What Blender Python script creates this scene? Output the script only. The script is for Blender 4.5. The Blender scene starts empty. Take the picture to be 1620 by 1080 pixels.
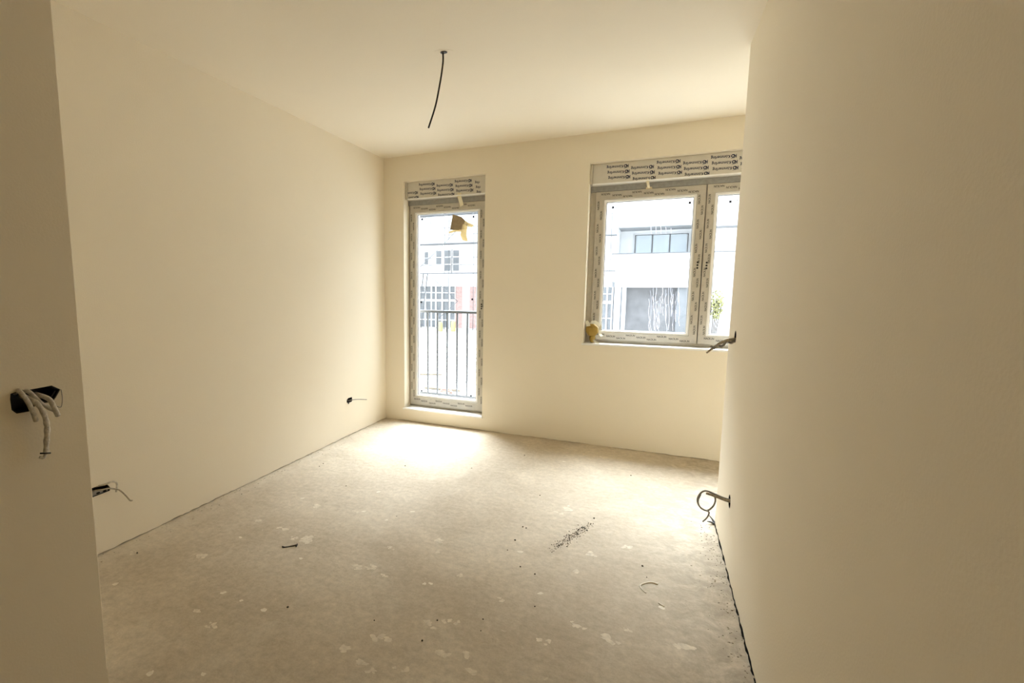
import bpy, bmesh, math, random
from mathutils import Vector, Matrix

random.seed(7)
scene = bpy.context.scene
COL = scene.collection

# ------------------------------------------------------------------ camera
cam_data = bpy.data.cameras.new('camera')
cam_data.sensor_width = 36.0
cam_data.lens = 756.887 / 1620.0 * 36.0
cam_data.shift_x = (810.0 - 698.245) / 1620.0
cam_data.shift_y = (544.217 - 540.0) / 1620.0
cam_data.clip_start = 0.02
cam_data.clip_end = 300
cam = bpy.data.objects.new('camera', cam_data)
COL.objects.link(cam)
right = Vector((0.91381113, 0.40611607, 0.00435435))
up = Vector((-0.05129404, 0.10476917, 0.99317287))
fwd = Vector((-0.40288726, 0.90779577, -0.11657057))
cm = Matrix((right, up, -fwd)).transposed().to_4x4()
cm.translation = Vector((2.4956, -4.2101, 1.3473))
cam.matrix_world = cm
scene.camera = cam

# ------------------------------------------------------------------ overcast sky, exposure
world = bpy.data.worlds.new('overcast_sky')
scene.world = world
world.use_nodes = True
wb = world.node_tree.nodes['Background']
# overcast dome: three times brighter overhead than at the horizon
wn_ = world.node_tree
w_tc = wn_.nodes.new('ShaderNodeTexCoord')
w_sep = wn_.nodes.new('ShaderNodeSeparateXYZ')
w_map = wn_.nodes.new('ShaderNodeMapRange')
w_map.inputs['From Min'].default_value = 0.0
w_map.inputs['From Max'].default_value = 1.0
w_map.inputs['To Min'].default_value = 0.19
w_map.inputs['To Max'].default_value = 0.57
wn_.links.new(w_tc.outputs['Generated'], w_sep.inputs[0])
wn_.links.new(w_sep.outputs['Z'], w_map.inputs['Value'])
wn_.links.new(w_map.outputs['Result'], wb.inputs['Strength'])
wb.inputs['Color'].default_value = (0.92, 0.99, 1.09, 1)
# sun behind thin cloud: a very wide, soft source
sun_data = bpy.data.lights.new('hazy_sun', 'SUN')
sun_data.energy = 2.15
sun_data.angle = math.radians(52)
sun_data.color = (0.93, 1.0, 1.10)
sun = bpy.data.objects.new('hazy_sun', sun_data)
COL.objects.link(sun)
sun.rotation_euler = Vector((0.20, -1.0, -1.72)).to_track_quat('-Z', 'Y').to_euler()
EXPOSURE = 4.17
scene.view_settings.view_transform = 'Standard'
scene.view_settings.look = 'None'
scene.view_settings.gamma = 1.0
scene.view_settings.use_curve_mapping = False
scene.view_settings.exposure = EXPOSURE
cy = scene.cycles
cy.max_bounces = 14
cy.diffuse_bounces = 10
cy.glossy_bounces = 4
cy.transmission_bounces = 6
cy.transparent_max_bounces = 24
cy.sample_clamp_indirect = 0
cy.caustics_reflective = False
cy.caustics_refractive = False
cy.use_denoising = True


def portal(name, x0, x1, z0, z1, y, towards_room=-1):
    """Sampling portal in a window opening: it guides the sky light, it emits nothing itself."""
    ld = bpy.data.lights.new(name, 'AREA')
    ld.shape = 'RECTANGLE'
    ld.size = x1 - x0
    ld.size_y = z1 - z0
    ld.cycles.is_portal = True
    o = bpy.data.objects.new(name, ld)
    COL.objects.link(o)
    o.location = ((x0 + x1) / 2, y, (z0 + z1) / 2)
    o.rotation_euler = (math.radians(-90 if towards_room < 0 else 90), 0, 0)
    return o


portal('door_sky_portal', 0.22, 1.052, 0.13, 2.2, 0.36)
portal('window_sky_portal', 1.95, 3.69, 0.88, 2.2, 0.36)


# ------------------------------------------------------------------ materials
def srgb(r, g, b):
    def f(c):
        c /= 255.0
        return c / 12.92 if c <= 0.04045 else ((c + 0.055) / 1.055) ** 2.4
    return (f(r), f(g), f(b), 1.0)


MATS = {}


def mat(name, col, rough=0.8, vary=0.0, scale=8.0, bump=0.0, bscale=120.0, spec=0.3, metal=0.0, detail=5.0):
    """Principled material; vary = how far a noise moves the colour, bump = fine relief."""
    if name in MATS:
        return MATS[name]
    m = bpy.data.materials.new(name)
    m.use_nodes = True
    nt = m.node_tree
    b = nt.nodes['Principled BSDF']
    b.inputs['Base Color'].default_value = col
    b.inputs['Roughness'].default_value = rough
    b.inputs['Metallic'].default_value = metal
    b.inputs['Specular IOR Level'].default_value = spec
    tc = nt.nodes.new('ShaderNodeTexCoord')
    if vary > 0:
        n = nt.nodes.new('ShaderNodeTexNoise')
        n.inputs['Scale'].default_value = scale
        n.inputs['Detail'].default_value = detail
        nt.links.new(tc.outputs['Object'], n.inputs['Vector'])
        r = nt.nodes.new('ShaderNodeValToRGB')
        r.color_ramp.elements[0].position = 0.3
        r.color_ramp.elements[1].position = 0.7
        r.color_ramp.elements[0].color = tuple(c * (1 - vary) for c in col[:3]) + (1,)
        r.color_ramp.elements[1].color = tuple(min(1, c * (1 + vary)) for c in col[:3]) + (1,)
        nt.links.new(n.outputs['Fac'], r.inputs['Fac'])
        nt.links.new(r.outputs['Color'], b.inputs['Base Color'])
    if bump > 0:
        n2 = nt.nodes.new('ShaderNodeTexNoise')
        n2.inputs['Scale'].default_value = bscale
        n2.inputs['Detail'].default_value = 4
        nt.links.new(tc.outputs['Object'], n2.inputs['Vector'])
        bp = nt.nodes.new('ShaderNodeBump')
        bp.inputs['Strength'].default_value = bump
        bp.inputs['Distance'].default_value = 0.004
        nt.links.new(n2.outputs['Fac'], bp.inputs['Height'])
        nt.links.new(bp.outputs['Normal'], b.inputs['Normal'])
    MATS[name] = m
    return m


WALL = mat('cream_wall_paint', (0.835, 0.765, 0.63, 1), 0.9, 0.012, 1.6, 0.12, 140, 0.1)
NEARWALL = mat('cream_wall_paint_shaded', (0.76, 0.68, 0.53, 1), 0.9, 0.012, 1.6, 0.12, 140, 0.1)  # wall paint darkened and warmed: the near wall's shade is mixed into the colour
CEIL = mat('cream_ceiling_paint', (0.81, 0.74, 0.61, 1), 0.92, 0.012, 1.3, 0.10, 120, 0.1)
PVC = mat('white_pvc', (0.90, 0.895, 0.875, 1), 0.35, 0.02, 30, 0, 1, 0.5)
FILM = mat('dusty_protective_film', (0.52, 0.48, 0.405, 1), 0.45, 0.06, 25, 0.15, 60, 0.4)
BOXFILM = mat('shutter_box_film', (0.64, 0.605, 0.53, 1), 0.5, 0.04, 14, 0.1, 50, 0.4)
GREYSTRIP = mat('grey_sealing_strip', (0.33, 0.325, 0.305, 1), 0.7, 0.1, 40)
SILL = mat('white_sill', (0.86, 0.85, 0.82, 1), 0.4, 0.02, 20)
INK = mat('navy_print', (0.012, 0.016, 0.05, 1), 0.6)
INKG = mat('grey_print', (0.055, 0.05, 0.045, 1), 0.6)
BLACK = mat('black_plastic', (0.012, 0.011, 0.010, 1), 0.5, 0.2, 60)
EDGE = mat('grey_edge_foam', (0.014, 0.012, 0.009, 1), 0.95, 0.3, 60, 0, 1, 0.05)
SPLAT = mat('dried_plaster', (0.76, 0.70, 0.585, 1), 0.95, 0.08, 60)
CRUMB = mat('dark_grit', (0.055, 0.045, 0.032, 1), 0.95, 0.3, 200)
CABLEW = mat('plaster_smeared_white_cable', (0.62, 0.58, 0.50, 1), 0.7, 0.25, 90, 0.5, 220)
CABLEG = mat('grey_cable_sheath', (0.30, 0.285, 0.26, 1), 0.6, 0.15, 60)
CABLEB = mat('dark_brown_cable', (0.030, 0.022, 0.015, 1), 0.5, 0.1, 60)
TAN = mat('plaster_smeared_tan_cable', (0.40, 0.35, 0.26, 1), 0.75, 0.25, 90, 0.4, 200)
COPPER = mat('bare_copper', (0.30, 0.15, 0.08, 1), 0.4, 0.1, 60, metal=0.6)
CARD = mat('beige_cardboard', (0.36, 0.29, 0.19, 1), 0.9, 0.1, 60)
STEEL = mat('painted_grey_steel', (0.11, 0.116, 0.128, 1), 0.5, 0.1, 30)


def translucent(name, col, fac):
    m = bpy.data.materials.new(name)
    m.use_nodes = True
    nt = m.node_tree
    out = nt.nodes['Material Output']
    b = nt.nodes['Principled BSDF']
    b.inputs['Base Color'].default_value = col
    b.inputs['Roughness'].default_value = 0.5
    t = nt.nodes.new('ShaderNodeBsdfTranslucent')
    t.inputs['Color'].default_value = col
    mx = nt.nodes.new('ShaderNodeMixShader')
    mx.inputs['Fac'].default_value = fac
    nt.links.new(b.outputs[0], mx.inputs[1])
    nt.links.new(t.outputs[0], mx.inputs[2])
    nt.links.new(mx.outputs[0], out.inputs['Surface'])
    return m


TAPE = translucent('cream_masking_tape', (0.82, 0.74, 0.52, 1), 0.25)
YELLOW = translucent('yellow_wrap', (0.40, 0.26, 0.045, 1), 0.15)
CLEARFILM = translucent('milky_plastic_film', (0.80, 0.77, 0.66, 1), 0.3)
DRIP = translucent('whitewash_drip', (0.75, 0.75, 0.80, 1), 0.5)


def glass_mat():
    m = bpy.data.materials.new('window_glass')
    m.use_nodes = True
    nt = m.node_tree
    out = nt.nodes['Material Output']
    nt.nodes.remove(nt.nodes['Principled BSDF'])
    tr = nt.nodes.new('ShaderNodeBsdfTransparent')
    tr.inputs['Color'].default_value = (0.97, 0.985, 0.98, 1)
    gl = nt.nodes.new('ShaderNodeBsdfGlossy')
    gl.inputs['Roughness'].default_value = 0.02
    fr = nt.nodes.new('ShaderNodeFresnel')
    # thin pane: same air-to-glass reflection on both of its faces
    ge = nt.nodes.new('ShaderNodeNewGeometry')
    ior = nt.nodes.new('ShaderNodeMapRange')
    ior.inputs['To Min'].default_value = 1.4
    ior.inputs['To Max'].default_value = 1.0 / 1.4
    nt.links.new(ge.outputs['Backfacing'], ior.inputs['Value'])
    nt.links.new(ior.outputs['Result'], fr.inputs['IOR'])
    mx = nt.nodes.new('ShaderNodeMixShader')
    nt.links.new(fr.outputs[0], mx.inputs['Fac'])
    nt.links.new(tr.outputs[0], mx.inputs[1])
    nt.links.new(gl.outputs[0], mx.inputs[2])
    nt.links.new(mx.outputs[0], out.inputs['Surface'])
    return m


GLASS = glass_mat()


def floor_mat():
    m = bpy.data.materials.new('concrete_screed')
    m.use_nodes = True
    nt = m.node_tree
    L = nt.links.new
    b = nt.nodes['Principled BSDF']
    b.inputs['Roughness'].default_value = 0.85
    b.inputs['Specular IOR Level'].default_value = 0.2
    tc = nt.nodes.new('ShaderNodeTexCoord')

    def noise(scale, detail=6, rough=0.6, dist=0.0, vec=None):
        n = nt.nodes.new('ShaderNodeTexNoise')
        n.inputs['Scale'].default_value = scale
        n.inputs['Detail'].default_value = detail
        n.inputs['Roughness'].default_value = rough
        n.inputs['Distortion'].default_value = dist
        L(vec or tc.outputs['Object'], n.inputs['Vector'])
        return n.outputs['Fac']

    def ramp(fac, stops):
        r = nt.nodes.new('ShaderNodeValToRGB')
        e = r.color_ramp.elements
        e[0].position, e[0].color = stops[0]
        e[1].position, e[1].color = stops[1]
        for s in stops[2:]:
            k = e.new(s[0])
            k.color = s[1]
        L(fac, r.inputs['Fac'])
        return r.outputs['Color']

    def mix(fac, a, c, mode='MIX'):
        x = nt.nodes.new('ShaderNodeMix')
        x.data_type = 'RGBA'
        x.blend_type = mode
        if isinstance(fac, float):
            x.inputs[0].default_value = fac
        else:
            L(fac, x.inputs[0])
        L(a, x.inputs[6])
        if isinstance(c, tuple):
            x.inputs[7].default_value = c
        else:
            L(c, x.inputs[7])
        return x.outputs[2]

    base = ramp(noise(1.3, 8, 0.62, 0.4), [(0.30, (0.50, 0.425, 0.32, 1)), (0.72, (0.69, 0.61, 0.485, 1))])
    fine = ramp(noise(30, 9, 0.78), [(0.25, (0.70, 0.69, 0.67, 1)), (0.75, (1.16, 1.16, 1.16, 1))])
    c = mix(1.0, base, fine, 'MULTIPLY')
    # trowel streaks, long across the room
    mp = nt.nodes.new('ShaderNodeMapping')
    mp.inputs['Rotation'].default_value = (0, 0, 0.5)
    mp.inputs['Scale'].default_value = (1.2, 9, 1)
    L(tc.outputs['Object'], mp.inputs['Vector'])
    st = ramp(noise(2.2, 6, 0.6, 0.8, mp.outputs['Vector']), [(0.34, (0.84, 0.84, 0.83, 1)), (0.58, (1.04, 1.04, 1.04, 1))])
    c = mix(0.3, c, st, 'MULTIPLY')
    # pale lime bloom patches
    bl = ramp(noise(3.4, 9, 0.7, 1.2), [(0.56, (0, 0, 0, 1)), (0.74, (1, 1, 1, 1))])
    bw = nt.nodes.new('ShaderNodeRGBToBW')
    L(bl, bw.inputs[0])
    m1 = nt.nodes.new('ShaderNodeMath')
    m1.operation = 'MULTIPLY'
    m1.inputs[1].default_value = 0.6
    L(bw.outputs[0], m1.inputs[0])
    c = mix(m1.outputs[0], c, (0.66, 0.60, 0.485, 1))
    # fine pale specks
    sp = ramp(noise(26, 3, 0.55, 0.3), [(0.70, (0, 0, 0, 1)), (0.76, (1, 1, 1, 1))])
    bw2 = nt.nodes.new('ShaderNodeRGBToBW')
    L(sp, bw2.inputs[0])
    m2 = nt.nodes.new('ShaderNodeMath')
    m2.operation = 'MULTIPLY'
    m2.inputs[1].default_value = 0.7
    L(bw2.outputs[0], m2.inputs[0])
    c = mix(m2.outputs[0], c, (0.72, 0.66, 0.54, 1))
    sx = nt.nodes.new('ShaderNodeSeparateXYZ')
    L(tc.outputs['Object'], sx.inputs[0])

    def zone(out, a, b_, scale, lo, hi, amount):
        mr = nt.nodes.new('ShaderNodeMapRange')
        mr.interpolation_type = 'SMOOTHSTEP'
        mr.inputs['From Min'].default_value = a
        mr.inputs['From Max'].default_value = b_
        L(out, mr.inputs['Value'])
        nz = nt.nodes.new('ShaderNodeMapRange')
        nz.inputs['From Min'].default_value = lo
        nz.inputs['From Max'].default_value = hi
        L(noise(scale, 7, 0.68, 0.8), nz.inputs['Value'])
        mm = nt.nodes.new('ShaderNodeMath')
        mm.operation = 'MULTIPLY'
        L(mr.outputs['Result'], mm.inputs[0])
        L(nz.outputs['Result'], mm.inputs[1])
        m3 = nt.nodes.new('ShaderNodeMath')
        m3.operation = 'MULTIPLY'
        m3.inputs[1].default_value = amount
        L(mm.outputs[0], m3.inputs[0])
        return m3.outputs[0]

    # trodden dirt with its own ragged outline beside the right wall, pale plaster dust by the left wall
    c = mix(zone(sx.outputs['X'], 2.3, 2.85, 9.0, 0.36, 0.60, 0.7), c, (0.32, 0.27, 0.20, 1))
    c = mix(zone(sx.outputs['X'], 0.24, 0.02, 11.0, 0.30, 0.60, 0.6), c, (0.72, 0.66, 0.55, 1))
    c = mix(zone(sx.outputs['X'], -2.0, -1.0, 1.1, 0.50, 0.66, 0.35), c, (0.42, 0.345, 0.25, 1))
    L(c, b.inputs['Base Color'])
    bp = nt.nodes.new('ShaderNodeBump')
    bp.inputs['Strength'].default_value = 0.5
    bp.inputs['Distance'].default_value = 0.006
    L(noise(22, 9, 0.7), bp.inputs['Height'])
    L(bp.outputs['Normal'], b.inputs['Normal'])
    return m


FLOOR = floor_mat()


# ------------------------------------------------------------------ mesh helpers
class MB:
    def __init__(self):
        self.v = []
        self.f = []
        self.smooth = []

    def add(self, verts, faces, smooth=False):
        o = len(self.v)
        self.v += [tuple(p) for p in verts]
        self.f += [tuple(i + o for i in q) for q in faces]
        self.smooth += [smooth] * len(faces)
        return self

    def box(self, x0, x1, y0, y1, z0, z1):
        v = [(x0, y0, z0), (x1, y0, z0), (x1, y1, z0), (x0, y1, z0),
             (x0, y0, z1), (x1, y0, z1), (x1, y1, z1), (x0, y1, z1)]
        f = [(3, 2, 1, 0), (4, 5, 6, 7), (0, 1, 5, 4), (1, 2, 6, 5), (2, 3, 7, 6), (3, 0, 4, 7)]
        return self.add(v, f)

    def prism(self, poly, axis, a, b):
        """poly: 2D points in the plane of the two other axes (x<y<z order), extruded a..b along axis."""
        def put(p, t):
            if axis == 0:
                return (t, p[0], p[1])
            if axis == 1:
                return (p[0], t, p[1])
            return (p[0], p[1], t)
        n = len(poly)
        v = [put(p, a) for p in poly] + [put(p, b) for p in poly]
        f = [tuple(range(n - 1, -1, -1)), tuple(range(n, 2 * n))]
        f += [(i, (i + 1) % n, n + (i + 1) % n, n + i) for i in range(n)]
        return self.add(v, f)

    def ring(self, x0, x1, z0, z1, w, y0, y1):
        """rectangular frame (mitred) in the XZ plane; w = width or (left, right, bottom, top)"""
        if not isinstance(w, tuple):
            w = (w,) * 4
        o = [(x0, z0), (x1, z0), (x1, z1), (x0, z1)]
        i = [(x0 + w[0], z0 + w[2]), (x1 - w[1], z0 + w[2]), (x1 - w[1], z1 - w[3]), (x0 + w[0], z1 - w[3])]
        v = [(p[0], y0, p[1]) for p in o + i] + [(p[0], y1, p[1]) for p in o + i]
        f = []
        for k in range(4):
            j = (k + 1) % 4
            f += [(k, j, 4 + j, 4 + k), (8 + j, 8 + k, 12 + k, 12 + j), (j, k, 8 + k, 8 + j), (4 + k, 4 + j, 12 + j, 12 + k)]
        return self.add(v, f)

    def tube(self, pts, r, n=8, smooth=True, sub=6):
        pts = [Vector(p) for p in pts]
        P = []
        if len(pts) > 2 and sub > 1:
            q = [2 * pts[0] - pts[1]] + pts + [2 * pts[-1] - pts[-2]]
            for i in range(1, len(q) - 2):
                for s in range(sub):
                    t = s / sub
                    a, b, c, d = q[i - 1], q[i], q[i + 1], q[i + 2]
                    P.append(0.5 * ((2 * b) + (c - a) * t + (2 * a - 5 * b + 4 * c - d) * t * t + (3 * b - a - 3 * c + d) * t ** 3))
            P.append(pts[-1])
        else:
            P = pts
        rr = r if callable(r) else (lambda t: r)
        t0 = (P[1] - P[0]).normalized()
        ref = Vector((0, 0, 1)) if abs(t0.z) < 0.9 else Vector((1, 0, 0))
        u = t0.cross(ref).normalized()
        v = []
        for i, p in enumerate(P):
            t = (P[min(i + 1, len(P) - 1)] - P[max(i - 1, 0)]).normalized()
            u = (u - t * u.dot(t)).normalized()
            w = t.cross(u)
            R = rr(i / (len(P) - 1))
            for k in range(n):
                a = 2 * math.pi * k / n
                v.append(p + (u * math.cos(a) + w * math.sin(a)) * R)
        f = []
        for i in range(len(P) - 1):
            for k in range(n):
                j = (k + 1) % n
                f.append((i * n + k, i * n + j, (i + 1) * n + j, (i + 1) * n + k))
        self.add(v, f, smooth)
        L = len(P) - 1
        o = len(self.v) - len(v)
        self.f += [tuple(o + k for k in range(n - 1, -1, -1)), tuple(o + L * n + k for k in range(n))]
        self.smooth += [False, False]
        return self

    def bar(self, a, b, w, d):
        """square bar from a to b"""
        a, b = Vector(a), Vector(b)
        t = (b - a).normalized()
        ref = Vector((0, 1, 0)) if abs(t.y) < 0.9 else Vector((1, 0, 0))
        u = t.cross(ref).normalized() * (w / 2)
        s = t.cross(u).normalized() * (d / 2)
        v = [a - u - s, a + u - s, a + u + s, a - u + s, b - u - s, b + u - s, b + u + s, b - u + s]
        f = [(3, 2, 1, 0), (4, 5, 6, 7), (0, 1, 5, 4), (1, 2, 6, 5), (2, 3, 7, 6), (3, 0, 4, 7)]
        return self.add(v, f)

    def mesh(self, name):
        me = bpy.data.meshes.new(name)
        me.from_pydata(self.v, [], self.f)
        me.polygons.foreach_set('use_smooth', self.smooth)
        me.update()
        bm = bmesh.new()
        bm.from_mesh(me)
        bmesh.ops.recalc_face_normals(bm, faces=bm.faces)
        bm.to_mesh(me)
        bm.free()
        return me

    def build(self, name, material, parent=None, bevel=0.0, seg=2):
        me = self.mesh(name)
        me.materials.append(material)
        o = bpy.data.objects.new(name, me)
        COL.objects.link(o)
        if parent is not None:
            o.parent = parent
        if bevel > 0:
            b = o.modifiers.new('bevel', 'BEVEL')
            b.width = bevel
            b.segments = seg
            b.limit_method = 'ANGLE'
        return o


def place_origin(o, p):
    """move an object's origin to p, keeping its geometry where it is"""
    p = Vector(p)
    o.data.transform(Matrix.Translation(-p))
    o.location = p


def tag(o, label=None, cat=None, group=None, kind=None):
    if label:
        o['label'] = label
    if cat:
        o['category'] = cat
    if group:
        o['group'] = group
    if kind:
        o['kind'] = kind
    return o


def empty(name, loc, label=None, cat=None, group=None, kind=None):
    o = bpy.data.objects.new(name, None)
    o.empty_display_size = 0.05
    COL.objects.link(o)
    o.location = loc
    bpy.context.view_layer.update()
    return tag(o, label, cat, group, kind)


def part(mb, name, material, root, bevel=0.0, label=None):
    """child mesh, given in world coordinates"""
    o = mb.build(name, material, root, bevel)
    o.matrix_parent_inverse = Matrix.Translation(-world_loc(root))
    if label:
        o['label'] = label
    return o


def world_loc(o):
    p = Vector((0, 0, 0))
    while o is not None:
        p += o.location
        if o.parent is not None:
            p += o.matrix_parent_inverse.translation
        o = o.parent
    return p


def cut(o, cutter_mb):
    """subtract a solid from a mesh object for good"""
    c = bpy.data.objects.new('cutter', cutter_mb.mesh('cutter'))
    COL.objects.link(c)
    b = o.modifiers.new('cut', 'BOOLEAN')
    b.operation = 'DIFFERENCE'
    b.solver = 'EXACT'
    b.object = c
    dg = bpy.context.evaluated_depsgraph_get()
    me = bpy.data.meshes.new_from_object(o.evaluated_get(dg))
    o.modifiers.clear()
    o.data = me
    bpy.data.objects.remove(c, do_unlink=True)


def join_into(o, mb):
    bm = bmesh.new()
    bm.from_mesh(o.data)
    bm.from_mesh(mb.mesh('band'))
    bm.to_mesh(o.data)
    bm.free()


TEXTS = {}


def text_geo(s, height, extrude=0.0):
    """outline of a word as triangles, centred, given cap-ish height"""
    if s not in TEXTS:
        cu = bpy.data.curves.new('word', 'FONT')
        cu.body = s
        cu.size = 1.0
        cu.resolution_u = 2
        cu.offset = 0.022
        cu.align_x = 'CENTER'
        cu.align_y = 'CENTER'
        o = bpy.data.objects.new('word', cu)
        COL.objects.link(o)
        dg = bpy.context.evaluated_depsgraph_get()
        me = bpy.data.meshes.new_from_object(o.evaluated_get(dg))
        TEXTS[s] = ([tuple(v.co) for v in me.vertices], [tuple(p.vertices) for p in me.polygons])
        bpy.data.objects.remove(o, do_unlink=True)
        bpy.data.meshes.remove(me)
    return TEXTS[s]


def put_text(mb, s, x, y, z, size, rot=0.0, sx=1.0):
    """flat print facing -Y at (x, y, z)"""
    v, f = text_geo(s, size)
    c, sn = math.cos(rot), math.sin(rot)
    out = []
    for p in v:
        a, b = p[0] * size * sx, p[1] * size
        out.append((x + a * c - b * sn, y, z + a * sn + b * c))
    mb.add(out, f)


def disc_y(mb, x, y, z, r, n=10, t=0.0015, sq=1.0):
    mb.prism([(x + r * math.cos(2 * math.pi * k / n), z + r * sq * math.sin(2 * math.pi * k / n)) for k in range(n)], 1, y - t, y)


H = 2.6
DX0, DX1, DZ0, DZ1 = 0.22, 1.052, 0.133, 2.365       # glazed door opening
WX0, WX1, WZ0, WZ1 = 1.954, 3.685, 0.882, 2.367      # window opening
XR, YR = 2.88, -1.15                                 # right wall plane and its end
XN, YN = 0.90, -3.332                                # near left wall plane and its end
YB = -9.0                                            # back of the place
XE = 4.1                                             # hidden right end of the room


def jag(a, b, step, lo, hi):
    """points of a ragged plaster edge"""
    out = []
    t = a
    while t < b:
        out.append((t, random.uniform(lo, hi)))
        t += step * random.uniform(0.5, 1.5)
    out.append((b, random.uniform(lo, hi)))
    return out


# ------------------------------------------------------------------ floor, ceiling, walls
fl = MB().box(-0.25, 4.35, YB - 0.2, 0.35, -0.25, 0.0).build('floor', FLOOR)
tag(fl, 'dusty grey-beige concrete screed floor with pale plaster splashes', None, None, 'structure')
ce = MB().box(-0.25, 4.35, YB - 0.2, 0.35, H, H + 0.2).build('ceiling', CEIL)
tag(ce, 'plain cream painted ceiling', None, None, 'structure')

BAND = 0.09
# far wall with the two openings
wf = MB()
T = 0.35
wf.box(-0.2, DX0, 0, T, BAND, H)
wf.box(DX0, DX1, 0, T, BAND, DZ0 - 0.012)
wf.box(DX0, DX1, 0, T, DZ1, H)
wf.box(DX1, WX0, 0, T, BAND, H)
wf.box(WX0, WX1, 0, T, BAND, WZ0 - 0.012)
wf.box(WX0, WX1, 0, T, WZ1, H)
wf.box(WX1, 4.35, 0, T, BAND, H)
edge = jag(-0.05, XE + 0.05, 0.035, 0.001, 0.007)
wf.prism([(XE + 0.05, BAND), (-0.05, BAND)] + edge, 1, 0, 0.02)
WF = wf.build('wall_far', WALL)
tag(WF, 'cream window wall with ragged plaster edge along the floor', None, None, 'structure')
part(MB().box(-0.2, 4.3, 0.02, T, -0.02, BAND), 'edge_strip', EDGE, WF, 0, 'dark strip in the floor joint')

# left wall
wl = MB().box(-0.2, 0.0, YN - 0.3, 0.0, BAND, H).build('wall_left', WALL)
tag(wl, 'long cream wall on the left running to the glazed door', None, None, 'structure')
# right wall: solid with a softly rounded end
R = 0.014
corner = [(XR + R - R * math.cos(a), YR - R + R * math.sin(a)) for a in [i * math.pi / 12 for i in range(7)]]
wr = MB().prism(corner + [(4.35, YR), (4.35, YB), (XR, YB)], 2, BAND, H).build('wall_right', WALL)
tag(wr, 'cream wall close by on the right ending in a rounded corner', None, None, 'structure')
R = 0.004
corner2 = [(XN - R + R * math.cos(a), YN - R + R * math.sin(a)) for a in [i * math.pi / 12 for i in range(7)]]
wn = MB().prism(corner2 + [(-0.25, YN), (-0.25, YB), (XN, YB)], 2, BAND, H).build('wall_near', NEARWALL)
tag(wn, 'shaded cream wall at the left edge of the picture', None, None, 'structure')
wb_ = MB().box(-0.25, 4.35, YB - 0.2, YB, -0.1, H).build('wall_back', WALL)
tag(wb_, 'cream wall closing the passage behind the viewer', None, None, 'structure')
we = MB().box(XE, XE + 0.25, YR, 0.0, -0.1, H).build('wall_side', WALL)
tag(we, 'cream side wall of the recess beside the window', None, None, 'structure')


def hole_x(o, poly, x0, x1):
    cut(o, MB().prism(poly, 0, x0, x1))


near_hole = [(-3.516, 1.055), (-3.491, 1.061), (-3.473, 1.058), (-3.437, 1.059), (-3.417, 1.060), (-3.395, 1.044),
             (-3.409, 1.022), (-3.418, 1.011), (-3.457, 1.013), (-3.478, 0.996), (-3.507, 0.997), (-3.517, 1.010), (-3.518, 1.040)]
hole_x(wn, near_hole, XN - 0.05, XN + 0.01)
left_hole = [(-2.850, 0.309), (-2.756, 0.311), (-2.752, 0.325), (-2.770, 0.357), (-2.850, 0.357)]
hole_x(wl, left_hole, -0.05, 0.01)
far_hole = [(-0.690, 0.318), (-0.672, 0.306), (-0.610, 0.307), (-0.601, 0.318), (-0.605, 0.350), (-0.660, 0.352), (-0.685, 0.342)]
hole_x(wl, far_hole, -0.05, 0.01)


def circ(cy_, cz_, r, n=14, sq=1.0):
    return [(cy_ + r * math.cos(2 * math.pi * k / n), cz_ + r * sq * math.sin(2 * math.pi * k / n)) for k in range(n)]


hole_x(wr, circ(-1.383, 1.107, 0.032), XR - 0.01, XR + 0.05)
hole_x(wr, circ(-1.592, 0.316, 0.034), XR - 0.01, XR + 0.05)

# ragged lower plaster bands, a dark strip set back behind each
join_into(wl, MB().prism([(0.0, BAND), (YN - 0.3, BAND)] + jag(YN - 0.3, 0.0, 0.03, 0.002, 0.009), 0, -0.02, 0.0))
part(MB().box(-0.2, -0.02, YN - 0.3, 0.0, -0.02, BAND), 'edge_strip', EDGE, wl)
wr_edge = jag(YB, YR, 0.028, 0.001, 0.015)
join_into(wr, MB().prism([(YR - 0.01, BAND), (YB, BAND)] + wr_edge, 0, XR, XR + 0.02))
part(MB().box(XR + 0.02, 4.3, YB, YR - 0.012, -0.02, BAND - 0.0005), 'edge_strip', EDGE, wr)
# flush perimeter strip in the joint between screed and right wall, torn and uneven
for ya, yb in ((YR - 0.02, -1.62), (-1.64, -2.02), (-2.03, -2.36), (-2.375, -2.70), (-2.71, -3.3)):
    pts = []
    n = 16
    for i in range(n + 1):
        y = yb + (ya - yb) * i / n
        pts.append((XR - random.uniform(0.0010, 0.0068) * (0.4 if i in (0, n) else 1.0), y))
    part(MB().prism(pts + [(XR + 0.004, ya), (XR + 0.004, yb)], 2, -0.004, 0.0015), 'edge_strip', EDGE, wr)
join_into(wr, MB().box(XR + 0.01, 4.3, YR - 0.012, YR, 0.004, BAND))
join_into(wn, MB().box(-0.2, XN, YB, YN, 0.003, BAND))

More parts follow.
